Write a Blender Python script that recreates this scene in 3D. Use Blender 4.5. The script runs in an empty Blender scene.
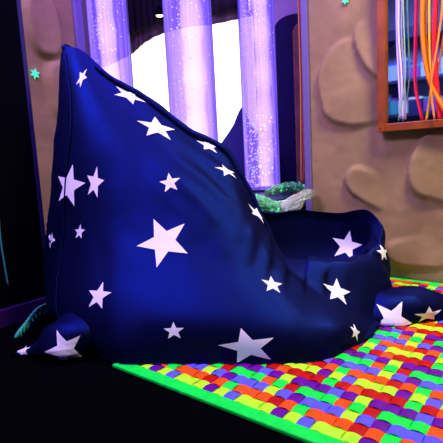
import bpy, bmesh, math, random
import numpy as np
from mathutils import Vector, Matrix, noise
from mathutils.bvhtree import BVHTree
random.seed(7)
scene = bpy.context.scene
C = scene.collection

# ------------------------------------------------------------------ camera
FPX, HC = 452.0, 0.62
PITCH, ROLL = math.radians(7.8), 0.053
_r0 = Vector((1, 0, 0)); FW = Vector((0, math.cos(PITCH), -math.sin(PITCH)))
_u0 = Vector((0, math.sin(PITCH), math.cos(PITCH)))
RT = _r0*math.cos(ROLL) - _u0*math.sin(ROLL)
UP = _u0*math.cos(ROLL) + _r0*math.sin(ROLL)
CAM = Vector((0, 0, HC))
cd = bpy.data.cameras.new('camera'); cam = bpy.data.objects.new('camera', cd); C.objects.link(cam)
cam.matrix_world = Matrix(((RT.x, UP.x, -FW.x, 0), (RT.y, UP.y, -FW.y, 0), (RT.z, UP.z, -FW.z, HC), (0, 0, 0, 1)))
cd.sensor_width = 36; cd.lens = 36*FPX/443; cd.clip_start = 0.02
scene.camera = cam

# ------------------------------------------------------------------ world, lights, exposure
w = bpy.data.worlds.new('world'); scene.world = w; w.use_nodes = True
w.node_tree.nodes['Background'].inputs[0].default_value = (0.25, 0.12, 1, 1)
w.node_tree.nodes['Background'].inputs[1].default_value = 0.03
vs = scene.view_settings
vs.view_transform = 'Standard'; vs.look = 'None'; vs.exposure = 0; vs.gamma = 1; vs.use_curve_mapping = False

def area(name, loc, target, size, power, col, spread=180):
    l = bpy.data.lights.new(name, 'AREA'); l.energy = power; l.color = col
    l.shape = 'RECTANGLE'; l.size, l.size_y = size; l.spread = math.radians(spread)
    o = bpy.data.objects.new(name, l); C.objects.link(o); o.location = loc
    o.rotation_euler = (Vector(target)-Vector(loc)).to_track_quat('-Z', 'Y').to_euler()
    return o
area('blacklight_panel', (-1.25, 0.85, 2.5), (-0.40, 1.8, 0.75), (1.3, 0.5), 34, (0.54, 0.37, 1.0), 100)
area('blacklight_tube', (-0.25, 1.95, 2.45), (0.15, 3.1, 0.9), (1.4, 0.15), 62, (0.27, 0.11, 1.0), 165)
area('ceiling_spot', (0.95, 1.25, 2.3), (0.75, 1.65, 0.1), (0.4, 0.4), 27, (1.0, 0.90, 0.55), 120)
area('back_wall_fill', (-1.15, 0.45, 2.4), (-2.2, -0.35, 1.1), (0.5, 0.5), 24, (0.50, 0.58, 1.0), 110)  # unseen fill, added to light the far wall and shelves in the mirror

# ------------------------------------------------------------------ helpers
D1 = Vector((-math.sin(math.radians(50.8)), math.cos(math.radians(50.8)), 0))   # along the right wall, away
D2 = Vector((math.sin(math.radians(39.2)), math.cos(math.radians(39.2)), 0))    # square to it
def ray(px, py):
    return FW + RT*((px-221.5)/FPX) + UP*((221.5-py)/FPX)
def W(px, py, Y):
    d = ray(px, py); return CAM + d*(Y/d.y)
def FL(px, py, z=0.0):
    d = ray(px, py); return CAM + d*((z-HC)/d.z)
def on_plane(px, py, p, n):
    d = ray(px, py); return CAM + d*((p-CAM).dot(n)/d.dot(n))

def mat(name, col, rough=0.6, metal=0.0, emit=None, es=0.0, spec=0.3, noise_scale=None, noise_amt=0.25, bump=0.0, sheen=0.0, sheen_col=None):
    m = bpy.data.materials.new(name); m.use_nodes = True
    nt = m.node_tree; b = nt.nodes['Principled BSDF']
    b.inputs['Base Color'].default_value = (*col, 1); b.inputs['Roughness'].default_value = rough
    b.inputs['Metallic'].default_value = metal; b.inputs['Specular IOR Level'].default_value = spec
    if emit:
        b.inputs['Emission Color'].default_value = (*emit, 1); b.inputs['Emission Strength'].default_value = es
    if sheen:
        b.inputs['Sheen Weight'].default_value = sheen; b.inputs['Sheen Roughness'].default_value = 0.45
        b.inputs['Sheen Tint'].default_value = (*(sheen_col or (1, 1, 1)), 1)
    if noise_scale:
        tc = nt.nodes.new('ShaderNodeTexCoord'); n = nt.nodes.new('ShaderNodeTexNoise')
        n.inputs['Scale'].default_value = noise_scale; n.inputs['Detail'].default_value = 5
        nt.links.new(tc.outputs['Object'], n.inputs['Vector'])
        r = nt.nodes.new('ShaderNodeValToRGB')
        k = noise_amt
        r.color_ramp.elements[0].position = 0.3; r.color_ramp.elements[1].position = 0.7
        r.color_ramp.elements[0].color = (*[c*(1-k) for c in col], 1)
        r.color_ramp.elements[1].color = (*[min(1, c*(1+k)) for c in col], 1)
        nt.links.new(n.outputs['Fac'], r.inputs['Fac']); nt.links.new(r.outputs['Color'], b.inputs['Base Color'])
        if bump:
            bp = nt.nodes.new('ShaderNodeBump'); bp.inputs['Strength'].default_value = bump; bp.inputs['Distance'].default_value = 0.01
            nt.links.new(n.outputs['Fac'], bp.inputs['Height']); nt.links.new(bp.outputs['Normal'], b.inputs['Normal'])
    return m

class MB:
    def __init__(s): s.v = []; s.f = []; s.m = []
    def add(s, vs_, fs, mi=0):
        o = len(s.v); s.v += [Vector(x) for x in vs_]
        s.f += [tuple(i+o for i in f) for f in fs]; s.m += [mi]*len(fs)
    def box(s, o, ax, ay, az, mi=0):          # corner + three edge vectors
        o, ax, ay, az = map(Vector, (o, ax, ay, az))
        v = [o, o+ax, o+ax+ay, o+ay]; v += [p+az for p in v]
        s.add(v, [(0, 3, 2, 1), (4, 5, 6, 7), (0, 1, 5, 4), (1, 2, 6, 5), (2, 3, 7, 6), (3, 0, 4, 7)], mi)
    def prism(s, pts, z0, z1, mi=0):
        n = len(pts)
        s.add([(p[0], p[1], z0) for p in pts]+[(p[0], p[1], z1) for p in pts],
              [tuple(range(n-1, -1, -1)), tuple(range(n, 2*n))]+[(i, (i+1) % n, n+(i+1) % n, n+i) for i in range(n)], mi)
    def tube(s, pts, r, n=8, mi=0, cap=True):
        pts = [Vector(p) for p in pts]; k = len(pts)
        rr = r if isinstance(r, (list, tuple)) else [r]*k
        v = []; ref = None
        for i, p in enumerate(pts):
            t = (pts[min(i+1, k-1)]-pts[max(i-1, 0)]).normalized()
            if ref is None: ref = t.orthogonal().normalized()
            a = (ref - t*ref.dot(t)).normalized(); ref = a; b = t.cross(a)
            v += [p + (a*math.cos(2*math.pi*j/n)+b*math.sin(2*math.pi*j/n))*rr[i] for j in range(n)]
        f = [(i*n+j, i*n+(j+1) % n, (i+1)*n+(j+1) % n, (i+1)*n+j) for i in range(k-1) for j in range(n)]
        if cap: f += [tuple(range(n-1, -1, -1)), tuple((k-1)*n+j for j in range(n))]
        s.add(v, f, mi)
    def lathe(s, prof, c, n=32, mi=0):        # prof: (radius, z)
        v = [(c[0]+r*math.cos(2*math.pi*j/n), c[1]+r*math.sin(2*math.pi*j/n), c[2]+z) for r, z in prof for j in range(n)]
        s.add(v, [(i*n+j, i*n+(j+1) % n, (i+1)*n+(j+1) % n, (i+1)*n+j) for i in range(len(prof)-1) for j in range(n)], mi)
    def build(s, name, mats, parent=None, smooth=False, bevel=0.0):
        me = bpy.data.meshes.new(name)
        org = parent['_base'] if parent is not None and '_base' in parent else None
        off = Vector(org) if org else Vector((0, 0, 0))
        me.from_pydata([v-off for v in s.v], [], s.f)
        for m in (mats if isinstance(mats, (list, tuple)) else [mats]): me.materials.append(m)
        for p, mi in zip(me.polygons, s.m): p.material_index = mi; p.use_smooth = smooth
        me.update()
        o = bpy.data.objects.new(name, me); C.objects.link(o)
        if parent is not None:
            o.parent = parent
            if org: o['_base'] = org
        if bevel:
            md = o.modifiers.new('bevel', 'BEVEL'); md.width = bevel; md.segments = 2; md.limit_method = 'ANGLE'
        return o
def thing(name, base, label, cat, group=None):
    o = bpy.data.objects.new(name, None); C.objects.link(o); o.location = base; o.empty_display_size = 0.05
    o['_base'] = tuple(base); tag(o, label, cat, group); return o
def tag(o, label, cat, group=None):
    o['label'] = label; o['category'] = cat
    if group: o['group'] = group
def struct(o, label=None, cat=None):
    o['kind'] = 'structure'
    if label: tag(o, label, cat)
    return o
def crom(P, t):                                # catmull-rom through a list of Vectors, t in 0..len-1
    i = min(int(t), len(P)-2); f = t-i
    p0, p1, p2, p3 = P[max(i-1, 0)], P[i], P[i+1], P[min(i+2, len(P)-1)]
    return 0.5*((2*p1)+(p2-p0)*f+(2*p0-5*p1+4*p2-p3)*f*f+(3*p1-p0-3*p2+p3)*f**3)
def curve(P, n):
    P = [Vector(p) for p in P]
    return [crom(P, (len(P)-1)*i/(n-1)) for i in range(n)]

# ------------------------------------------------------------------ materials
M_floor = mat('dark_floor', (0.0012, 0.0012, 0.002), 0.95, spec=0.0)
def plaster(name, col):
    m = mat(name, col, 0.75, noise_scale=7, noise_amt=0.16, bump=0.25, spec=0.2); return m
M_wall = plaster('tan_plaster', (0.31, 0.208, 0.076))
M_recess = mat('lilac_recess', (0.62, 0.50, 0.52), 0.8)
M_trim = mat('lilac_trim', (0.15, 0.12, 0.24), 0.5)
M_navywall = mat('blue_wall_paint', (0.13, 0.14, 0.30), 0.8)
M_vinyl = mat('navy_vinyl', (0.004, 0.005, 0.03), 0.4)
M_black = mat('black_panel', (0.0008, 0.0012, 0.0035), 0.8, spec=0.03, noise_scale=12, noise_amt=0.3)
M_blueedge = mat('blue_lit_edge', (0.022, 0.012, 0.11), 0.5)
M_purple = mat('purple_skirting', (0.035, 0.006, 0.10), 0.8, spec=0.05)

# ------------------------------------------------------------------ setting
b = MB(); b.prism([(-4, -2), (3.5, -2), (3.5, 4.5), (-4, 4.5)], -0.1, 0.0); struct(b.build('floor', M_floor))

WB = FL(385, 278, 0.0)                         # a point on the base of the right wall
ER = None
def wall_pt(px, py): return on_plane(px, py, WB, D2)
ER = wall_pt(312.5, 215); ER.z = 0
UR = -D1                                        # along the right wall, to the right
# low boulder relief on the plaster: (centre s, centre z, half width, half height, lean, depth)
def relief(px, py, p0, n, udir, org):
    p = on_plane(px, py, p0, n); return (p-org).dot(udir), p.z
def stone_h(s, z, stones, even=False):
    h = 0
    for (cs, cz, a, c, lean, d, k) in stones:
        ca, sa = math.cos(lean), math.sin(lean)
        x = ((s-cs)*ca+(z-cz)*sa)/a; y = (-(s-cs)*sa+(z-cz)*ca)/c
        r = (abs(x)**2.6+abs(y)**2.6)**(1/2.6)
        r += 0.07*noise.noise(Vector((s*9, z*9, cs*13)))
        t = max(0.0, min(1.0, (1.0-r)/k)); t = t*t*(3-2*t)
        tilt = 0.45-0.95*(x*0.85+y*0.4)          # stands proud on the left, sinks in to the right
        h = max(h, d*t*(0.6 if even else max(0.02, tilt)))
    return h
def relief_wall(name, org, udir, length, height, n, stones, step=0.012, even=False):
    nu = int(length/step); nz = int(height/step)
    v = []; f = []
    for j in range(nz+1):
        for i in range(nu+1):
            s = length*i/nu; z = height*j/nz
            h = stone_h(s, z, stones, even)+0.004*noise.noise(Vector((s*6, z*6, 2)))+0.0015*noise.noise(Vector((s*25, z*25, 5)))
            if i in (0, nu): h = 0
            v.append(org+udir*s+Vector((0, 0, z))+n*h)
    for j in range(nz):
        for i in range(nu):
            a = j*(nu+1)+i; f.append((a, a+1, a+nu+2, a+nu+1))
    m = MB(); m.add(v, f)
    o = m.build(name, M_wall, smooth=True)
    md = o.modifiers.new('solid', 'SOLIDIFY'); md.thickness = 0.08; md.offset = -1
    return struct(o)
NR = -D2
def rs(px, py, wpx, hpx, lean, d, k=0.35):
    s, z = relief(px, py, WB, D2, UR, ER); Y = wall_pt(px, py).y
    return (s, z, wpx*Y/FPX*1.25, hpx*Y/FPX, lean, d, k)
relief_wall('wall_right', ER, UR, 1.9, 2.3, NR, [
    rs(378, 48, 15, 32, 0.45, 0.026, 0.10), rs(357, 82, 33, 44, -0.1, 0.022, 0.08), rs(371, 188, 24, 16, -0.55, 0.026, 0.12),
    rs(444, 166, 27, 38, -0.3, 0.026, 0.14), rs(430, 252, 38, 17, 0.1, 0.016, 0.14)])

EL = W(74, 20, 2.6); EL.z = 0
NLW = D1*-1                                     # the left wall faces along -D1
_org = EL - D2*3.2
def ls(px, py, wpx, hpx, lean, d, k=0.3):
    p = on_plane(px, py, EL, D1); return ((p-_org).dot(D2), p.z, wpx*p.y/FPX*1.05, hpx*p.y/FPX, lean, d, k)
def left_stone(): return [ls(43, 26, 18, 32, 0.12, 0.05, 0.2), ls(64, 92, 19, 34, 0.1, 0.05, 0.3)]
relief_wall('wall_left', _org, D2, 3.2, 2.3, NLW, left_stone(), 0.012, True)
# far wall across the room, seen only in the framed mirror
b = MB(); pb = EL - D2*3.3; b.box(pb - D1*-0.3, -D1*6.0, -D2*0.1, Vector((0, 0, 3.1))); struct(b.build('wall_back', M_navywall))
# recess behind the bubble tubes
YB = 3.5
def recess_x(px): return W(px, 100, YB).x
b = MB()
b.box((-1.75, YB, 0), (3.1, 0, 0), (0, 0.1, 0), (0, 0, 2.3)); struct(b.build('wall_recess', M_recess))
# corner trims
b = MB(); b.box(ER - UR*0.035 - D2*0.012, UR*0.04, D2*0.06, Vector((0, 0, 2.3))); struct(b.build('trim_1', M_trim, bevel=0.006))
b = MB(); b.box(EL - D2*0.004 - NLW*0.08, D2*0.05, NLW*0.10, Vector((0, 0, 2.3))); struct(b.build('trim_2', M_trim, bevel=0.006))

# glowing panel standing in for the window reflected in the corner mirror
M_lit = mat('mirrored_daylight', (0.9, 0.9, 0.9), 0.4, emit=(1.0, 0.97, 0.90), es=1.6)
M_wframe = mat('glow_panel_frame', (0.45, 0.36, 0.28), 0.5)
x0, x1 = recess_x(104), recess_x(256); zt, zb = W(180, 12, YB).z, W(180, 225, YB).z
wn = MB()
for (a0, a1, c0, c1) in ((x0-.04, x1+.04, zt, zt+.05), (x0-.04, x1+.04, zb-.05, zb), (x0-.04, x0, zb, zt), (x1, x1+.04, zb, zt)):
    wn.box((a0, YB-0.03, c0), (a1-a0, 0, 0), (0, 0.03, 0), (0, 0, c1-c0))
wo = struct(wn.build('mirrored_window_panel', M_wframe))
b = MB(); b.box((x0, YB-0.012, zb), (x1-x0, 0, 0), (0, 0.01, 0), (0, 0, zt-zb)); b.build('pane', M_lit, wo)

# dark sheet standing in for the dark ceiling reflected above the window
M_val = mat('dark_brown_ceiling', (0.012, 0.008, 0.007), 0.9, noise_scale=9, noise_amt=0.4)
M_val2 = mat('grey_brown_edge', (0.16, 0.11, 0.085), 0.9, noise_scale=9, noise_amt=0.4)
def mirrored_ceiling(name, pts, Y, m, top, amp):
    v = []; n = 90
    P = [W(px, py, Y) for px, py in pts]
    for i in range(n):
        q = crom(P, (len(P)-1)*i/(n-1)); d = amp*math.sin(i*1.1)+amp*0.6*math.sin(i*0.43)
        for j in range(9):
            z = top+(q.z-top)*j/8
            v.append((q.x, Y+d*(0.3+0.7*j/8), z))
    m_ = MB(); m_.add(v, [(i*9+j, (i+1)*9+j, (i+1)*9+j+1, i*9+j+1) for i in range(n-1) for j in range(8)])
    return m_, m
vt = thing('mirrored_ceiling', W(180, 0, 3.44), 'dark brown sheet standing in for the reflected dark ceiling above the bright panel', 'mirrored_ceiling')
m_, mm = mirrored_ceiling('ceiling_dark', [(98, 40), (125, 40), (140, 30), (152, 26), (165, 20), (190, 14), (216, 12), (243, 8), (262, 6)], 3.40, M_val, 2.1, 0.012)
o = m_.build('ceiling_dark', mm, vt, smooth=True); o.modifiers.new('s', 'SOLIDIFY').thickness = 0.012
m_, mm = mirrored_ceiling('ceiling_edge', [(98, 70), (125, 58), (137, 50), (146, 42), (165, 33), (190, 27), (216, 24), (243, 18), (262, 14)], 3.45, M_val2, 2.1, 0.006)
o = m_.build('ceiling_edge', mm, vt, smooth=True); o.modifiers.new('s', 'SOLIDIFY').thickness = 0.008
o['label'] = 'grey brown lower edge of the reflected ceiling stand-in'

# small warm spot lamp glinting in the reflected dark ceiling
M_warm = mat('warm_bulb', (1, 0.8, 0.5), 0.4, emit=(1.0, 0.72, 0.42), es=3.0)
p = W(159.5, 14, 3.33)
lt = thing('spot_lamp', p, 'small warm spot lamp glinting above the mirrored window panel between left and middle tubes', 'lamp')
b = MB(); b.lathe([(0.002, 0.05), (0.016, 0.05), (0.026, 0.0), (0.03, -0.012)], p, 20); b.build('lamp_housing', M_black, lt, smooth=True)
b = MB(); b.lathe([(0.0, 0.006), (0.018, 0.004), (0.027, -0.006), (0.022, -0.016), (0.0, -0.02)], p, 20); b.build('bulb', M_warm, lt, smooth=True)

# dark arch and tan band standing in for a mirror reflection
M_arch = mat('navy_reflection', (0.006, 0.004, 0.06), 0.55, noise_scale=6, noise_amt=0.4)
M_border = mat('terracotta_reflection', (0.30, 0.12, 0.08), 0.6, noise_scale=10)
at_ = thing('mirrored_arch', W(289, 190, 3.45), 'dark navy arch standing in for a mirror reflection at the right of the recess', 'panel')
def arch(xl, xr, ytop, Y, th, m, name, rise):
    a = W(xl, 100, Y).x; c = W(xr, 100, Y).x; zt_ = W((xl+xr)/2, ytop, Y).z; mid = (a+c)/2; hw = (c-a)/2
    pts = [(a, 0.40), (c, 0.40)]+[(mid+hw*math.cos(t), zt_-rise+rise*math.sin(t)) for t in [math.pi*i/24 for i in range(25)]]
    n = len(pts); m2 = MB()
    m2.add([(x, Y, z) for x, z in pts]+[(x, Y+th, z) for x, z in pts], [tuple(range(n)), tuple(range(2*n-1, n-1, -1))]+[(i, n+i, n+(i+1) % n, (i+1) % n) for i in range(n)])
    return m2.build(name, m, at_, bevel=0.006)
arch(277, 324, 13, 3.44, 0.05, M_arch, 'arch_face', 0.10)
arch(295, 322, 20, 3.41, 0.03, M_border, 'wall_reflection', 0.08)['label'] = 'terracotta tan band standing in for the reflected wall'

# plinth the tubes stand on
ZP = 0.40
b = MB(); b.prism([(-0.79, 2.66), (-0.62, 2.20), (0.22, 2.20), (ER.x-0.06, ER.y+0.04), (0.72, 2.9), (0.9, 3.38), (-1.2, 3.38), (-0.9, 2.85)], 0.0, ZP)
tag(b.build('plinth', M_vinyl, bevel=0.02), 'dark navy padded plinth carrying the bubble tubes behind the beanbag', 'plinth')

# ------------------------------------------------------------------ bubble tubes
def tube_mat():
    m = bpy.data.materials.new('lit_water_acrylic'); m.use_nodes = True; nt = m.node_tree; nt.nodes.clear(); L = nt.links.new
    out = nt.nodes.new('ShaderNodeOutputMaterial')
    tr = nt.nodes.new('ShaderNodeBsdfTransparent'); tr.inputs[0].default_value = (0.90, 0.78, 0.99, 1)
    em = nt.nodes.new('ShaderNodeEmission'); gl = nt.nodes.new('ShaderNodeBsdfGlossy'); gl.inputs['Roughness'].default_value = 0.08
    tc = nt.nodes.new('ShaderNodeTexCoord'); mp = nt.nodes.new('ShaderNodeMapping'); mp.inputs['Scale'].default_value = (38, 38, 1.2)
    n = nt.nodes.new('ShaderNodeTexNoise'); n.inputs['Scale'].default_value = 1.0; n.inputs['Detail'].default_value = 3
    L(tc.outputs['Object'], mp.inputs['Vector']); L(mp.outputs['Vector'], n.inputs['Vector'])
    r = nt.nodes.new('ShaderNodeValToRGB'); e = r.color_ramp.elements
    e[0].position = 0.35; e[0].color = (0.07, 0.035, 0.95, 1); e[1].position = 0.68; e[1].color = (0.42, 0.24, 1.25, 1)
    L(n.outputs['Fac'], r.inputs['Fac']); 
    wm = nt.nodes.new('ShaderNodeTexNoise'); wm.inputs['Scale'].default_value = 1.0; wm.inputs['Detail'].default_value = 2
    mp2 = nt.nodes.new('ShaderNodeMapping'); mp2.inputs['Scale'].default_value = (14, 14, 0.5); mp2.inputs['Location'].default_value = (3, 1, 0)
    L(tc.outputs['Object'], mp2.inputs['Vector']); L(mp2.outputs['Vector'], wm.inputs['Vector'])
    r2 = nt.nodes.new('ShaderNodeMapRange'); r2.inputs['From Min'].default_value = 0.3; r2.inputs['From Max'].default_value = 0.7
    r2.inputs['To Min'].default_value = 0.25; r2.inputs['To Max'].default_value = 1.9
    L(wm.outputs['Fac'], r2.inputs['Value']); L(r2.outputs[0], em.inputs['Strength'])
    L(r.outputs['Color'], em.inputs['Color'])
    lw = nt.nodes.new('ShaderNodeLayerWeight'); lw.inputs['Blend'].default_value = 0.42
    m1 = nt.nodes.new('ShaderNodeMixShader'); m2 = nt.nodes.new('ShaderNodeMixShader')
    rr = nt.nodes.new('ShaderNodeMapRange'); rr.inputs['From Min'].default_value = 0; rr.inputs['From Max'].default_value = 0.9
    rr.inputs['To Min'].default_value = 0.42; rr.inputs['To Max'].default_value = 0.95
    L(lw.outputs['Facing'], rr.inputs['Value']); L(rr.outputs[0], m1.inputs[0]); L(tr.outputs[0], m1.inputs[1]); L(em.outputs[0], m1.inputs[2])
    m2.inputs[0].default_value = 0.06; L(m1.outputs[0], m2.inputs[1]); L(gl.outputs[0], m2.inputs[2]); L(m2.outputs[0], out.inputs[0])
    return m
M_tube = tube_mat()
M_bub = mat('air_bubble', (0.85, 0.75, 1.0), 0.15, emit=(0.80, 0.66, 1.0), es=0.9)
M_bubc = mat('cyan_lit_bubble', (0.5, 0.8, 1.0), 0.15, emit=(0.40, 0.80, 1.0), es=1.0)
def vol_mat(name, col, st):
    m = bpy.data.materials.new(name); m.use_nodes = True; nt = m.node_tree; nt.nodes.clear()
    out = nt.nodes.new('ShaderNodeOutputMaterial'); e = nt.nodes.new('ShaderNodeEmission')
    e.inputs[0].default_value = (*col, 1); e.inputs[1].default_value = st
    nt.links.new(e.outputs[0], out.inputs['Volume']); return m
M_water = vol_mat('glowing_violet_water', (0.30, 0.14, 1.0), 4.2)
M_core = vol_mat('refracted_window_glow', (1.0, 0.82, 0.90), 12.0)
M_collar = mat('black_plastic', (0.006, 0.005, 0.02), 0.35)
ico = bmesh.new(); bmesh.ops.create_icosphere(ico, subdivisions=1, radius=1.0)
ICO_V = [v.co.copy() for v in ico.verts]; ICO_F = [tuple(v.index for v in f.verts) for f in ico.faces]; ico.free()
def bubble_tube(px, dpx, label, core_off, nb):
    Y = 0.23*FPX/dpx; p = W(px, 190 if px > 240 else 150, Y); p.z = ZP; R = 0.115; H = 1.75
    t = thing('bubble_tube', p, label, 'bubble tube', 'lit bubble tubes in the corner recess')
    m = MB(); m.lathe([(R, 0.012), (R, H)], p, 48); m.build('acrylic_cylinder', M_tube, t, smooth=True)
    m = MB(); m.lathe([(0, 0.0), (R+0.012, 0.0), (R+0.012, 0.010), (R+0.004, 0.014), (0, 0.014)], p, 48); m.build('base_collar', M_collar, t)
    m = MB(); m.lathe([(0, H), (R+0.01, H), (R+0.01, H+0.05), (0, H+0.05)], p, 48); m.build('top_cap', M_collar, t)
    m = MB(); m.lathe([(0.0, 0.02), (R*0.93, 0.02), (R*0.93, H-0.01), (0.0, H-0.01)], p, 40); m.build('water_column', M_water, t, smooth=False)
    m = MB(); pts = [(p.x+core_off+0.010*math.sin(z*2.1), p.y-0.02, p.z+z) for z in np.linspace(0.03, H-0.02, 24)]  # glowing core put in for the bright streak refracted through the water
    m.tube(pts, [0.046+0.012*math.sin(k*0.9+px)**2 for k in range(24)], 20); m.build('refraction_glow', M_core, t, smooth=True)
    m = MB()
    for k in range(nb):
        a = random.uniform(0, 6.283); r_ = R*0.92*math.sqrt(random.random()); z = 0.03+(H-0.06)*random.random()**1.15
        if random.random() < 0.5: a = random.gauss(math.pi*1.25, 0.5); r_ = R*random.uniform(0.3, 0.9)
        s = random.uniform(0.0020, 0.0052)*(1.25 if random.random() < 0.1 else 1)
        if px > 240 and z < 0.5: s *= 1.5
        c = Vector((p.x+r_*math.cos(a), p.y+r_*math.sin(a), p.z+z))
        m.add([c+v*s for v in ICO_V], ICO_F, 1 if random.random() < 0.3 else 0)
    o = m.build('bubbles', [M_bub, M_bubc], t, smooth=True); o['kind'] = 'stuff'
    return t
bubble_tube(119, 38, 'leftmost violet bubble tube, beside the tan wall with the dark wedge of the beanbag below', -0.02, 520)
bubble_tube(195.5, 46, 'middle and nearest violet bubble tube with a pink white streak put in as a glow', 0.01, 420)
bubble_tube(263, 34.5, 'rightmost violet bubble tube, its base and larger bubbles visible above the seat hollow', 0.02, 620)

# ------------------------------------------------------------------ woven mat
COLS = {'R': (0.43, 0.003, 0.002), 'P': (0.12, 0.002, 0.24), 'G': (0.004, 0.88, 0.05), 'B': (0.10, 0.10, 0.80), 'O': (0.97, 0.085, 0.002), 'Y': (0.42, 0.95, 0.02)}
KEY = ['R', 'P', 'G', 'B', 'O', 'Y']
NAMES = {'R': 'red', 'P': 'purple', 'G': 'green', 'B': 'blue', 'O': 'orange', 'Y': 'lime'}
M_str = [mat(NAMES[k]+'_plastic_strip', COLS[k], 0.5, spec=0.12, noise_scale=60, noise_amt=0.12, bump=0.12) for k in KEY]
M_bind = mat('neon_green_binding', (0.004, 0.88, 0.06), 0.5, spec=0.12, noise_scale=40, noise_amt=0.12, bump=0.2)
ZM = 0.009
A0 = FL(117, 365, ZM)                          # left end of the front edge
PU, PV = 0.036, 0.0405
pP = FL(211, 388, ZM)                          # a purple cross strip where it meets the front row
BW = 0.042
e0 = FL(200, 398.7, ZM)
def uv(p): return ((p-e0).dot(UR), (p-e0).dot(D2))
uP, vP = uv(pP)
uL = uv(A0)[0]
v_first = vP - PV/2
nU = 52; nV = int((uv(WB)[1]-0.02-v_first)/PV)
i_min = math.floor((uL-uP)/PU)+2
def mp_(u, v, z): q = e0+UR*u+D2*v; return Vector((q.x, q.y, z))
AMP = 0.0042
mt = thing('woven_mat', mp_(uP+0.5, vP+0.5, 0), 'large woven neon plastic mat with green edge lying under the beanbag', 'mat')
m = MB(); SEG = 6
iv = list(range(i_min, i_min+nU))
uA = uP+(iv[0]-0.5)*PU; uB = uP+(iv[-1]+0.5)*PU; vA = v_first; vB = v_first+nV*PV
def ribbon(pts_fn, n, wdt, ci):
    v = []
    for k in range(n+1):
        for q in (-1, -0.8, -0.4, 0.4, 0.8, 1):
            v.append(pts_fn(k, q))
    m.add(v, [(k*6+q, k*6+q+1, (k+1)*6+q+1, (k+1)*6+q) for k in range(n) for q in range(5)], ci)
for j in range(nV):                             # strips along the front edge
    ci = [5, 4, 3, 2, 1, 0][j % 6]
    def fn(k, q):
        s = k/SEG; i = s-0.5
        # at the cell centre i, over when (i+j) parity says so
        z = AMP*math.cos(math.pi*i)*(1 if (j+iv[0]) % 2 else -1)
        return mp_(uA+s*PU, vA+(j+0.5)*PV+q*0.485*PV, ZM+z*1.0-0.0012*q*q)
    ribbon(fn, nU*SEG, PV, ci)
for a, i_ in enumerate(iv):
    ci = [1, 2, 3, 4, 5, 0][i_ % 6]
    def fn(k, q):
        s = k/SEG; j = s-0.5
        z = -AMP*math.cos(math.pi*j)*(1 if i_ % 2 else -1)
        return mp_(uA+(a+0.5)*PU+q*0.485*PU, vA+s*PV, ZM+z*1.0-0.0012*q*q)
    ribbon(fn, nV*SEG, PU, ci)
m.build('weave', M_str, mt, smooth=True)
bd = MB()
def band(u0, u1, v0, v1):
    bd.box(mp_(u0, v0, 0.001), UR*(u1-u0), D2*(v1-v0), Vector((0, 0, 0.012)))
band(uA-BW, uB+BW, vA-BW, vA); band(uA-BW, uB+BW, vB, vB+BW*0.6); band(uA-BW, uA, vA, vB); band(uB, uB+BW, vA, vB)
bd.build('edge_binding', M_bind, mt, bevel=0.004)

# ------------------------------------------------------------------ beanbag
def fabric(name, col, gcol, wgt):
    m = bpy.data.materials.new(name); m.use_nodes = True; nt = m.node_tree; L = nt.links.new
    b_ = nt.nodes['Principled BSDF']; out = nt.nodes['Material Output']
    b_.inputs['Base Color'].default_value = (*col, 1); b_.inputs['Roughness'].default_value = 0.7
    b_.inputs['Specular IOR Level'].default_value = 0.05
    g = nt.nodes.new('ShaderNodeBsdfGlossy'); g.inputs['Color'].default_value = (*gcol, 1); g.inputs['Roughness'].default_value = 0.52
    mx = nt.nodes.new('ShaderNodeMixShader'); mx.inputs[0].default_value = wgt
    tc = nt.nodes.new('ShaderNodeTexCoord'); n = nt.nodes.new('ShaderNodeTexNoise'); n.inputs['Scale'].default_value = 5; n.inputs['Detail'].default_value = 2
    n.inputs['Distortion'].default_value = 0.5
    bp = nt.nodes.new('ShaderNodeBump'); bp.inputs['Strength'].default_value = 0.22; bp.inputs['Distance'].default_value = 0.012
    L(tc.outputs['Object'], n.inputs['Vector']); L(n.outputs['Fac'], bp.inputs['Height']); L(bp.outputs['Normal'], b_.inputs['Normal']); L(bp.outputs['Normal'], g.inputs['Normal'])
    L(b_.outputs[0], mx.inputs[1]); L(g.outputs[0], mx.inputs[2]); L(mx.outputs[0], out.inputs[0])
    return m
M_bag = fabric('navy_satin', (0.0003, 0.0004, 0.008), (0.003, 0.08, 1.0), 0.050)
M_star = mat('white_star_print', (0.86, 0.83, 0.92), 0.8, spec=0.1)

ZF = 0.014
def Fp(px, py): return FL(px, py, ZF)
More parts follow.
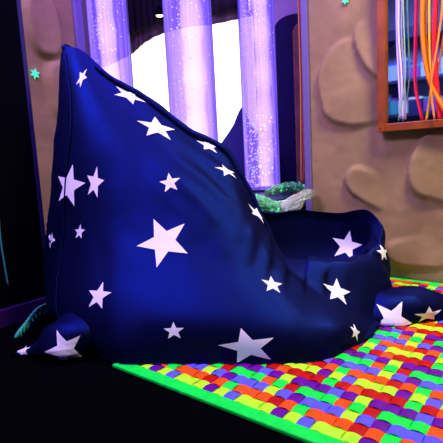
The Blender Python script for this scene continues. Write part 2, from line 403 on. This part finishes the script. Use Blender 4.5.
# columns round the bag: rim, upper, middle, lower, floor ; then inner wall point
cols = [
 # rim                      a                      b                     c                   floor
 (W(62, 51, 1.86), W(57, 115, 1.84), W(47, 235, 1.79), W(46, 300, 1.74), Fp(62, 330), 0),
 (W(67, 51, 1.84), W(74, 120, 1.74), W(66, 235, 1.66), W(60, 312, 1.60), Fp(80, 350), 0),
 (W(80, 53, 1.83), W(100, 135, 1.69), W(108, 230, 1.57), W(105, 320, 1.45), Fp(110, 366), 0),
 (W(108, 77, 1.82), W(138, 155, 1.66), W(150, 235, 1.53), W(150, 320, 1.41), Fp(152, 367), 0),
 (W(145, 99, 1.82), W(178, 172, 1.63), W(197, 243, 1.50), W(200, 320, 1.385), Fp(203, 367), 0),
 (W(187, 130, 1.80), W(214, 195, 1.61), W(236, 254, 1.48), W(245, 322, 1.37), Fp(252, 367), 0),
 (W(226, 154, 1.79), W(243, 215, 1.60), W(268, 270, 1.47), W(287, 326, 1.36), Fp(300, 366), 0),
 (W(255, 203, 1.74), W(264, 236, 1.62), W(298, 287, 1.47), W(318, 328, 1.38), Fp(332, 362), 0),
 (W(281, 256, 1.66), W(288, 268, 1.57), W(323, 300, 1.47), W(345, 326, 1.42), Fp(354, 352), 0),
 (W(312, 258, 1.64), W(320, 268, 1.59), W(352, 303, 1.52), W(370, 322, 1.50), Fp(372, 342), 0),
 (W(345, 259, 1.66), W(356, 266, 1.63), W(378, 300, 1.58), W(386, 315, 1.57), Fp(384, 334), 0),
 (W(375, 250, 1.74), W(383, 262, 1.72), W(390, 285, 1.68), W(391, 305, 1.66), Fp(388, 322), 0),
 (W(384, 232, 1.84), W(386, 250, 1.86), W(388, 275, 1.86), W(386, 300, 1.82), Fp(380, 306), 0),
 (W(367, 210, 1.97), W(370, 222, 2.04), W(372, 262, 2.06), W(366, 284, 2.02), Fp(360, 288), 0),
 (W(338, 213, 2.06), W(338, 222, 2.12), W(338, 262, 2.13), W(334, 275, 2.10), Fp(330, 282), 0),
 (W(300, 210, 2.08), W(300, 220, 2.13), W(298, 258, 2.13), W(298, 270, 2.11), Fp(296, 280), 0),
 (W(262, 211, 2.05), W(258, 216, 2.11), W(250, 258, 2.13), W(248, 270, 2.11), Fp(246, 281), 0),
 (W(220, 178, 2.00), W(212, 200, 2.08), W(200, 250, 2.12), W(198, 275, 2.10), Fp(196, 283), 0),
 (W(160, 128, 1.97), W(152, 170, 2.06), W(145, 240, 2.10), W(145, 275, 2.08), Fp(145, 287), 0),
 (W(105, 82, 1.93), W(98, 140, 2.02), W(90, 240, 2.04), W(90, 280, 2.02), Fp(92, 293), 0),
 (W(72, 52, 1.89), W(68, 120, 1.94), W(58, 235, 1.93), W(56, 295, 1.90), Fp(60, 306), 0),
]
HOL = W(312, 300, 1.84)                         # bottom of the seat hollow
inner = [0.55]*len(cols)
prof = []
fc = sum((c[4] for c in cols), Vector())/len(cols)
rimc = sum((c[0] for c in cols), Vector())/len(cols)
for k, c in enumerate(cols):
    R_, a, b_, cc, f = c[:5]
    if k in range(1, 9): cc = CAM+(cc-CAM)*0.955
    near = R_.lerp(HOL, 0.12); near.z += 0.012
    mid = R_.lerp(HOL, 0.5); mid.z -= 0.035
    low = R_.lerp(HOL, 0.8); low.z -= 0.02
    if 13 <= k <= 17:
        near = R_+Vector((0, 0.012, -0.05)); mid = R_.lerp(HOL, 0.02); mid.z = R_.z-0.19; low = R_.lerp(HOL, 0.5); low.z = HOL.z-0.02
    if k in (0, 1, 20): near = R_.lerp(HOL, 0.05); near.z -= 0.01
    f1 = f.lerp(fc, 0.12); f1.z = ZF
    fo = f - (f-fc).normalized()*0.03; fo.z = ZF+0.012
    f2 = f.lerp(fc, 0.6); f2.z = ZF
    prof.append([HOL.copy(), low, mid, near, R_, a, b_, cc, fo, f1, f2, Vector((fc.x, fc.y, ZF))])
NA, NPF = 252, 165
ncol = len(cols); npf = len(prof[0])
rows = [[crom(P, (npf-1)*j/(NPF-1)) for j in range(NPF)] for P in prof]
PEAK = W(67, 51, 1.84)
grid = []
for i in range(NA):
    t = ncol*i/NA; k = int(t); f = t-k
    q = []
    for j in range(NPF):
        p0, p1, p2, p3 = (rows[(k+d) % ncol][j] for d in (-1, 0, 1, 2))
        q.append(0.5*((2*p1)+(p2-p0)*f+(2*p0-5*p1+4*p2-p3)*f*f+(3*p1-p0-3*p2+p3)*f**3))
    grid.append(q)
for i in range(NA):                             # soft dents and folds
    for j in range(1, NPF-1):
        p = grid[i][j]
        d = (p-Vector((fc.x, fc.y, 0.35))).normalized()
        h = 0.010*noise.noise(p*4.0)+0.012*(0.35-abs(noise.noise(Vector((p.x*4+p.z*3, p.y*4, p.z*4-p.x*2)))))+0.006*noise.noise(Vector((p.x*13, p.y*13, p.z*7)))
        # gathers running down from the low front rim and round the right arm
        q = W(300, 275, 1.56); dd = (p-q).length
        h += 0.020*math.exp(-(dd/0.16)**2)*math.sin((p.x*0.8-p.z*0.6)*85+2*noise.noise(p*6))
        q = W(385, 275, 1.70); dd = (p-q).length
        h += 0.012*math.exp(-(dd/0.18)**2)*math.sin((p.x*0.9+p.z*0.5)*85+2*noise.noise(p*6))
        q = W(50, 255, 1.78); dd = (p-q).length
        h += 0.013*math.exp(-(dd/0.15)**2)*math.sin((p.y*0.7+p.z*0.9)*120+3*noise.noise(p*9))
        q = W(215, 165, 1.66); dd = (p-q).length
        h += 0.012*math.exp(-(dd/0.16)**2)*math.sin((p.x*0.75+p.z*0.75)*90+2*noise.noise(p*5))
        h *= min(1.0, (p-PEAK).length/0.35)
        if (p-PEAK).length < 0.06: h = 0
        grid[i][j] = p+d*h
        grid[i][j].z = max(grid[i][j].z, ZF)
bag_v = []; bag_f = []
for i in range(NA):
    for j in range(1, NPF-1): bag_v.append(grid[i][j])
nn = NPF-2
bag_v += [grid[0][0], grid[0][NPF-1]]; c0, c1 = len(bag_v)-2, len(bag_v)-1
for i in range(NA):
    i2 = (i+1) % NA
    for j in range(nn-1): bag_f.append((i*nn+j, i*nn+j+1, i2*nn+j+1, i2*nn+j))
    bag_f.append((c0, i*nn, i2*nn)); bag_f.append((i2*nn+nn-1, i*nn+nn-1, c1))
# rounded corner lobes resting on the floor
def lobe(path, radii, flat):
    n = 28; v = []; k = 26
    P = [Vector(p) for p in path]
    rad = [Vector((r, 0, 0)) for r in radii]
    pts = [crom(P, (len(P)-1)*i/(k-1)) for i in range(k)]
    for i, p in enumerate(pts):
        t = (pts[min(i+1, k-1)]-pts[max(i-1, 0)]); t.z *= 0.3; t.normalize()
        s = t.cross(Vector((0, 0, 1))).normalized(); r = max(0.004, crom(rad, (len(rad)-1)*i/(k-1)).x)
        for j in range(n):
            a = 2*math.pi*j/n
            q = p+s*math.cos(a)*r*1.15+Vector((0, 0, 1))*math.sin(a)*r*flat
            q += (q-p).normalized()*(0.006*noise.noise(q*14)+0.004*math.sin(a*5+i*0.5))*min(1, r/0.05)
            q.z = max(q.z, ZF); v.append(q)
    f = [(i*n+j, i*n+(j+1) % n, (i+1)*n+(j+1) % n, (i+1)*n+j) for i in range(k-1) for j in range(n)]
    f += [tuple(range(n-1, -1, -1)), tuple((k-1)*n+j for j in range(n))]
    return v, f
def at_z(px, py, z): return FL(px, py, z)
lobes = {}
lobes['R'] = lobe([W(368, 315, 1.64), W(390, 313, 1.61), W(415, 309, 1.62), W(440, 310, 1.64), W(464, 316, 1.68)], [0.092, 0.088, 0.082, 0.068, 0.025], 1.0)
lobes['L'] = lobe([W(92, 334, 1.50), W(70, 338, 1.46), W(50, 343, 1.45), W(36, 351, 1.45), W(21, 355, 1.46), W(12, 358, 1.46)], [0.09, 0.085, 0.062, 0.028, 0.024, 0.006], 0.95)

bag = thing('beanbag', (fc.x, fc.y, ZF), 'big navy beanbag chair printed with white stars, slumped on the woven mat', 'beanbag')
body_bvh = BVHTree.FromPolygons(bag_v, bag_f)
def star_patch(mb, bvh, px, py, rpx, ang, th=0, sq=1.0, mi=1):
    d = ray(px, py).normalized(); loc, nor, _, _ = bvh.ray_cast(CAM, d)
    if loc is None:
        print('STAR MISS', px, py); return
    if nor.dot(d) > 0: nor = -nor
    R_ = rpx*(loc-CAM).dot(FW)/FPX
    upv = (UP-nor*UP.dot(nor)).normalized(); rt = upv.cross(nor); 
    if rt.dot(RT) < 0: rt = -rt
    N = 8; vs_ = []; fs = []
    ring = []
    for k in range(10):
        a = math.radians(ang)+k*math.pi/5; r = R_ if k % 2 == 0 else R_*0.42
        x, y = math.sin(a)*r, math.cos(a)*r; c_, s_ = math.cos(math.radians(th)), math.sin(math.radians(th))
        x, y = x*c_+y*s_, (-x*s_+y*c_)*sq; ring.append((x*c_-y*s_, x*s_+y*c_))
    out = []
    for k in range(10):
        p, q = ring[k], ring[(k+1) % 10]
        for s in range(N): out.append((p[0]+(q[0]-p[0])*s/N, p[1]+(q[1]-p[1])*s/N))
    M = 8
    pts = [(0, 0)]+[(x*l/M, y*l/M) for l in range(1, M+1) for x, y in out]
    n = len(out)
    for x, y in pts:
        w0 = loc+rt*x+upv*y
        hit, hn, _, _ = bvh.ray_cast(w0+nor*0.12, -nor, 0.4)
        if hit is None: hit, hn, _, _ = bvh.find_nearest(w0)
        if hn.dot(nor) < 0: hn = -hn
        vs_.append(hit+hn*0.0022)
    fs = [(0, 1+i, 1+(i+1) % n) for i in range(n)]
    for l in range(M-1):
        a = 1+l*n; c = 1+(l+1)*n
        fs += [(a+i, c+i, c+(i+1) % n, a+(i+1) % n) for i in range(n)]
    mb.add(vs_, fs, mi)
mb = MB(); mb.add(bag_v, bag_f, 0)
STARS = [(164, 242, 28, -28), (157, 128, 21, -66, -25, 0.68), (129, 96, 18, -35, -27, 0.55), (82, 78, 12, 25, 75, 0.4), (69, 186, 22, 12), (95, 183, 17, 10, 90, 0.62),
         (80, 232, 8, 0), (52, 240, 9, 20), (170, 183, 11, -12), (208, 146, 13, 5, -35, 0.6), (227, 171, 13, -60, -40, 0.6), (257, 214, 15, -35, -45, 0.55),
         (272, 285, 12, 15), (337, 292, 16, 20), (347, 246, 16, 12), (99, 296, 15, 0), (174, 331, 11, -5, 0, 0.8), (248, 347, 30, -14, 0, 0.62),
         (355, 332, 9, 30), (383, 253, 9, 0)]
for s in STARS: star_patch(mb, body_bvh, *s)
mb.build('body', [M_bag, M_star], bag, smooth=True)
for key, st in (('R', [(393, 320, 21, 28), (428, 315, 16, 70, 8, 0.5)]), ('L', [(65, 350, 20, -25), (23.5, 351, 8, 40)])):
    v, f = lobes[key]; mb = MB(); mb.add(v, f, 0); bv = BVHTree.FromPolygons(v, f)
    for s in st: star_patch(mb, bv, *s)
    mb.build('corner_lobe', [M_bag, M_star], bag, smooth=True)
# stitched seam along the high back edge
seam = MB(); pts = [grid[int(round((0.9)*NA/ncol)) % NA][j]+Vector((-0.002, -0.004, 0)) for j in range(int(NPF*4/11)+1, int(NPF*7.6/11))]
seam.tube(pts, 0.0028, 6); seam.build('piping', M_bag, bag, smooth=True)

rj = int(round((NPF-1)*4/11))
flap = MB(); i0, i1 = int(2.6*NA/ncol), int(7.6*NA/ncol)
pts = [grid[i][rj]+Vector((0.002, -0.004, 0.002)) for i in range(i0, i1)]
flap.tube(curve(pts[::2], 90), [0.002+0.015*math.sin(math.pi*i/89)**0.5*(0.8+0.3*noise.noise(Vector((i*0.17, 3, 1)))) for i in range(90)], 10)
flap.build('seam_flap', M_bag, bag, smooth=True)
# navy shape standing in for the beanbag peak reflected in the corner mirror
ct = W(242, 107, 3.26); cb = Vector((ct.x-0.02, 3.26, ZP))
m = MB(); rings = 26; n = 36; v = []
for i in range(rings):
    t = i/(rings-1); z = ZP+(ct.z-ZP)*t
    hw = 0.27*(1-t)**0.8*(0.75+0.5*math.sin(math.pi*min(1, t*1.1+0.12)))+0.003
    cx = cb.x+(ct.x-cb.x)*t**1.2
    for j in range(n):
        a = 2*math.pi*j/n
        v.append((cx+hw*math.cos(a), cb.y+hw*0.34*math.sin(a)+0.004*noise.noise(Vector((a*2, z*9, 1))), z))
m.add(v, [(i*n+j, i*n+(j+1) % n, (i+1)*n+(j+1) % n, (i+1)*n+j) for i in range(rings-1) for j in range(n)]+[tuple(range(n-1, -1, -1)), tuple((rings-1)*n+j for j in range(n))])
tag(m.build('reflected_bag_peak', mat('reflected_bag_navy', (0.004, 0.002, 0.075), 0.7), smooth=True), 'plain dark navy stand-in for the reflected beanbag peak between the middle and rightmost tubes', 'bag_reflection')

# ------------------------------------------------------------------ fibre optic bundles on the plinth
M_fib = mat('clear_green_fibre', (0.22, 0.70, 0.30), 0.35, noise_scale=50, noise_amt=0.4)
M_tip = mat('glowing_fibre_tip', (0.1, 1, 0.6), 0.4, emit=(0.08, 1.0, 0.55), es=1.6)
M_pale = mat('pale_fibre', (0.50, 0.55, 0.44), 0.4, noise_scale=50, noise_amt=0.4)
def bundle(path, wdt, n, label, m0, tips, flare=1.0):
    P = [Vector(p) for p in path]
    t = thing('fibre_optic_bundle', P[0].lerp(P[-1], 0.5), label, 'fibre optics', 'fibre optic bundles on the plinth')
    m = MB(); mt_ = MB()
    for k in range(n):
        a = random.uniform(0, 6.283); r = math.sqrt(random.random())
        pts = []
        for i in range(9):
            s = i/8; q = crom(P, (len(P)-1)*s); wd = wdt*math.sin(math.pi*min(0.98, 0.12+0.76*s))**0.8*(1+(flare-1)*s)
            tt = (P[-1]-P[0]).normalized(); sd = Vector((0, 0, 1)); s2 = tt.cross(sd).normalized()
            pts.append(q+sd*wd*r*math.sin(a)+s2*wd*r*math.cos(a)+Vector((random.gauss(0, .004), random.gauss(0, .004), random.gauss(0, .004))))
            pts[-1].z = max(pts[-1].z, ZP+0.004 if pts[-1].y > 2.185 else 0.2)
        m.tube(pts, 0.0012, 4)
        if random.random() < tips:
            c = pts[random.choice([8, 7, 6, 5, 4, 3, 2, 1])]
            mt_.add([c+v_*0.0028 for v_ in ICO_V], ICO_F)
    o = m.build('strands', m0, t, smooth=True); o['kind'] = 'stuff'
    o = mt_.build('glowing_tips', M_tip, t, smooth=True); o['kind'] = 'stuff'
    return t
def wz(px, py, Y): return W(px, py, Y)
bundle([wz(266, 193, 2.62), wz(285, 187, 2.66), wz(300, 188, 2.68), wz(312, 192, 2.68)], 0.028, 190, 'glowing green fibre optic bundle lying against the foot of the rightmost tube', M_fib, 0.9)
bundle([wz(238, 210, 2.165), wz(250, 204, 2.17), wz(265, 204, 2.17), wz(282, 213, 2.17)], 0.040, 260, 'green speckled fibre optic bundle just above the dark seat hollow edge', M_fib, 0.6)
bundle([wz(280, 215, 2.165), wz(289, 208, 2.18), wz(300, 201, 2.25), wz(312, 193, 2.36)], 0.042, 240, 'pale grey fibre optic bundle leaning toward the wall corner trim', M_pale, 0.25)

# ------------------------------------------------------------------ framed mirror and hanging ropes on the right wall
M_wood = mat('brown_wood', (0.25, 0.052, 0.003), 0.45, noise_scale=14, noise_amt=0.3, bump=0.05)
M_mirror = mat('mirror_glass', (0.75, 0.80, 0.95), 0.03, metal=1.0)
M_screw = mat('dark_screw', (0.02, 0.015, 0.01), 0.4, metal=0.8)
def wp(px, py, off=0.0): return on_plane(px, py, WB-D2*off, D2)
f0 = wp(377.5, 132.5, 0.05); s0 = (f0-ER).dot(UR); z0 = f0.z; FWD, FHT, FB = 0.80, 1.15, 0.036
def wl(s, z, off): q = ER+UR*s-D2*off; return Vector((q.x, q.y, z))
mr = thing('framed_mirror', wl(s0+FWD/2, z0, 0.03), 'brown wood framed mirror on the tan wall reflecting a blue room', 'mirror')
fr = MB()
def fbox(sa, sb, za, zb_): fr.box(wl(sa, za, 0.012), UR*(sb-sa), -D2*0.042, Vector((0, 0, zb_-za)))
fbox(s0, s0+FB, z0, z0+FHT); fbox(s0+FWD-FB, s0+FWD, z0, z0+FHT); fbox(s0+FB, s0+FWD-FB, z0, z0+FB); fbox(s0+FB, s0+FWD-FB, z0+FHT-FB, z0+FHT)
fr.build('frame', M_wood, mr, bevel=0.003)
gl = MB(); rc = 0.03; pts = []
sa, sb, za, zb_ = s0+FB-0.001, s0+FWD-FB+0.001, z0+FB-0.001, z0+FHT-FB+0.001
for cx, cz, a0 in ((sb-rc, zb_-rc, 0), (sa+rc, zb_-rc, 90), (sa+rc, za+rc, 180), (sb-rc, za+rc, 270)):
    for k in range(7):
        a = math.radians(a0+15*k); pts.append((cx+rc*math.cos(a), cz+rc*math.sin(a)))
n = len(pts)
gl.add([wl(s, z, 0.030) for s, z in pts]+[wl(s, z, 0.022) for s, z in pts], [tuple(range(n)), tuple(range(2*n-1, n-1, -1))]+[(i, n+i, n+(i+1) % n, (i+1) % n) for i in range(n)])
gl.build('mirror_glass', M_mirror, mr)
bk = MB(); bk.box(wl(s0+FB*0.5, z0+FB*0.5, 0.013), UR*(FWD-FB), -D2*0.008, Vector((0, 0, FHT-FB))); bk.build('backing_board', M_wood, mr)
for (ds, dz) in ((0.016, 0.016), (FWD-0.016, 0.016)):
    sc_ = MB(); q = wl(s0+ds, z0+dz, 0.054); sc_.tube([q, q-D2*0.0015], 0.0035, 10); sc_.build('screw', M_screw, mr)

rail = thing('rope_rail', wl(s0+FWD/2, z0+FHT+0.05, 0.09), 'wooden rail above the mirror that the ropes hang from', 'rail')
rb = MB(); rb.tube([wl(s0-0.02, z0+FHT+0.05, 0.10), wl(s0+FWD+0.02, z0+FHT+0.05, 0.10)], 0.012, 12); rb.build('rod', M_wood, rail, smooth=True)
for ds in (0.03, FWD-0.03):
    rb = MB(); rb.tube([wl(s0+ds, z0+FHT+0.05, 0.0), wl(s0+ds, z0+FHT+0.05, 0.10)], 0.008, 10); rb.build('bracket', M_wood, rail, smooth=True)
ROPES = [('lavender', (0.72, 0.62, 1.0), 0.0042, [(396.5, 0), (397, 40), (399, 85), (401.5, 119)], 0.030, 'thin lavender rope, leftmost of those hanging before the mirror'),
         ('pale_lilac', (0.85, 0.72, 0.98), 0.0040, [(398.5, 0), (398.5, 35), (401.5, 75), (402.5, 119)], 0.036, 'pale lilac rope crossing the leftmost lavender rope'),
         ('green', (0.25, 0.55, 0.28), 0.0030, [(403, 0), (404.5, 45), (405, 80), (398.5, 121)], 0.045, 'thin dull green rope right of the lilac pair'),
         ('crimson', (0.85, 0.01, 0.06), 0.0034, [(415.5, 0), (414.5, 45), (414.5, 85), (421.5, 120)], 0.030, 'thin crimson rope between the green and orange ropes'),
         ('orange', (1.0, 0.24, 0.01), 0.0085, [(422, 0), (422.5, 40), (429, 80), (446, 113)], 0.036, 'thick orange rope curving right over the yellow rope'),
         ('yellow', (0.95, 0.55, 0.02), 0.0042, [(429, 0), (429.5, 50), (431, 85), (426, 121)], 0.022, 'narrow yellow rope passing behind the thick orange rope'),
         ('red', (0.90, 0.015, 0.03), 0.0085, [(435, 0), (434, 45), (436, 85), (440, 120)], 0.027, 'thick red rope right of the yellow one'),
         ('light_orange', (1.0, 0.30, 0.03), 0.0045, [(442.5, 0), (438, 40), (431, 85), (434.5, 119)], 0.054, 'slim orange rope crossing in front of the thick red rope')]
for (nm, col, r, path, off, lab) in ROPES:
    P = [wp(px, py, off+0.014) for px, py in path]
    top = wp(*path[0], 0.116); top.z = z0+FHT+0.05
    q = wp(*path[0], 0.09); q.z = z0+FHT-0.12; q2 = wp(*path[0], off+0.02); q2.z = z0+FHT-0.32
    P = [top, q, q2]+P
    m = MB(); m.tube(curve(P, 40), r, 10)
    tag(m.build('rope', mat(nm+'_cord', col, 0.45, spec=0.3), smooth=True), lab, 'rope', 'neon ropes hanging in front of the mirror')

# coloured cords standing in for the ropes reflected in the corner mirror
for k, (px, col, lab) in enumerate(((301.0, (0.95, 0.45, 0.05), 'yellow orange cord'), (303.2, (0.85, 0.12, 0.10), 'red cord'), (305.4, (0.75, 0.30, 0.30), 'pinkish cord'))):
    P = [W(px-1.5, 40, 3.3), W(px-0.8, 62, 3.3), W(px, 100, 3.3), W(px+0.3, 150, 3.3), W(px+0.6, 182, 3.3)]
    P.insert(0, Vector((P[0].x, P[0].y, 2.25)))
    m = MB(); m.tube(curve(P, 30), 0.0065, 8)
    tag(m.build('reflected_rope', mat('recess_cord', col, 0.5), smooth=True), lab+' standing in for a reflected rope at the right edge of the recess', 'cord', 'stand-ins for ropes reflected in the recess')

# glow star stickers
M_glow = mat('glow_green_plastic', (0.08, 0.85, 0.35), 0.5, emit=(0.05, 0.85, 0.28), es=0.6)
def sticker(c, n, upv, R_, label):
    rt = upv.cross(n).normalized(); m = MB()
    ring = [c+(rt*math.sin(k*math.pi/6+0.2)+upv*math.cos(k*math.pi/6+0.2))*(R_ if k % 2 == 0 else R_*0.5) for k in range(12)]
    m.add(ring+[p+n*0.004 for p in ring], [tuple(range(11, -1, -1)), tuple(range(12, 24))]+[(i, (i+1) % 12, 12+(i+1) % 12, 12+i) for i in range(12)])
    tag(m.build('star_sticker', M_glow), label, 'sticker', 'glow star stickers')
pl = on_plane(34.5, 74, EL, D1); sticker(pl+NLW*0.003, NLW, Vector((0, 0, 1)), 0.028, 'green glow star sticker on the left purple lit wall')
pr = on_plane(346.5, 0.5, WB, D2); sticker(pr+NR*0.008, NR, Vector((0, 0, 1)), 0.020, 'green glow star sticker at the top of the right tan wall')

# ------------------------------------------------------------------ dark partition at the left
pe = FL(50, 312, 0.0)
pt = thing('partition', pe, 'tall black partition panel with a blue lit edge at the left of the beanbag', 'partition')
m = MB(); m.box(pe-D2*1.5, D2*1.5, D1*0.05, Vector((0, 0, 1.55))); m.build('board', M_black, pt, bevel=0.005)
m = MB(); m.box(pe, D2*0.02, D1*0.05, Vector((0, 0, 1.55))); m.build('edge_strip', M_blueedge, pt, bevel=0.004)  # blue light along the edge, put into the strip's colour
m = MB(); m.box(pe-D2*1.5-D1*0.016, D2*1.5, D1*0.015, Vector((0, 0, 0.075))); m.build('skirting', M_purple, pt, bevel=0.004)
# teal cable on the partition
P = [on_plane(px, py, pe-D1*0.01, D1) for px, py in ((-2, 205), (0, 235), (4, 262), (8, 285))]
m = MB(); m.tube(curve(P, 20), 0.0035, 8); tag(m.build('cable', mat('teal_cable', (0.03, 0.30, 0.32), 0.5), smooth=True), 'thin teal cable hanging down the black partition at the left edge', 'cable')
# crinkled green cord on the floor
m = MB(); P = [FL(16, 338, 0.02), FL(28, 331, 0.02), FL(40, 318, 0.02), FL(52, 309, 0.02)]; base = curve(P, 260)
pts = []
for i, q in enumerate(base):
    a = i*0.27; r = 0.036*math.sin(math.pi*(0.15+0.8*(1-i/259)))
    pts.append(q+Vector((0, math.cos(a)*r, abs(math.sin(a))*r*1.3)))
m.tube(pts, 0.0042, 6)
tag(m.build('coiled_cord', mat('sea_green_cord', (0.03, 0.38, 0.28), 0.6), smooth=True), 'crinkled sea green cord on the dark floor left of the beanbag', 'cord')

# ------------------------------------------------------------------ shelving across the room, seen in the mirror
sp = pb-D1*0.02+D2*0.01
M_sh = mat('dark_blue_board', (0.02, 0.025, 0.10), 0.6)
SH_L = 2.2
for z, nm in ((0.62, 'lowest'), (1.02, 'middle'), (1.42, 'second highest'), (1.92, 'highest')):
    q = sp+Vector((0, 0, z))
    t = thing('wall_shelf', q, nm+' dark blue shelf on the blue wall reflected in the framed mirror', 'shelf', 'wall shelves seen in the mirror')
    m = MB(); m.box(q, -D1*SH_L, D2*0.3, (0, 0, 0.12 if nm == 'highest' else 0.035)); m.build('board', M_sh, t)
    for u_ in (0.3, 1.1, 1.9):
        m = MB(); m.box(q-D1*u_-Vector((0, 0, 0.08)), -D1*0.03, D2*0.22, (0, 0, 0.08)); m.build('bracket', M_sh, t)
random.seed(3)
PAL = [('blue', (0.05, 0.12, 0.6)), ('teal', (0.05, 0.35, 0.45)), ('navy', (0.01, 0.02, 0.12)), ('pale blue', (0.35, 0.5, 0.85)), ('purple', (0.2, 0.06, 0.4)), ('white', (0.75, 0.8, 0.9))]
PM = [mat('box_'+c.replace(' ', '_'), col, 0.5) for c, col in PAL]
for lv, z in (('second highest', 1.457), ('middle', 1.057), ('lowest', 0.657)):
    q = 0.05
    while True:
        wd = random.uniform(0.07, 0.20)
        if q+wd > SH_L-0.03: break
        ci = random.randrange(6); h = random.uniform(0.12, 0.27); q0 = sp-D1*q+D2*0.04
        t = thing('storage_box', (q0.x, q0.y, z), PAL[ci][0]+' storage box on the '+lv+' shelf reflected in the mirror', 'box', 'storage boxes on the reflected shelves, '+lv+', '+PAL[ci][0])
        m = MB(); m.box((q0.x, q0.y, z), -D1*wd, D2*0.22, (0, 0, h*0.85)); m.build('bin', PM[ci], t)
        m = MB(); m.box(Vector((q0.x, q0.y, z+h*0.85))-D2*0.004+D1*0.004, -D1*(wd+0.008), D2*0.228, (0, 0, h*0.12)); m.build('lid', PM[(ci+3) % 6], t)
        q += wd+0.018
for o in bpy.data.objects:
    if '_base' in o: del o['_base']
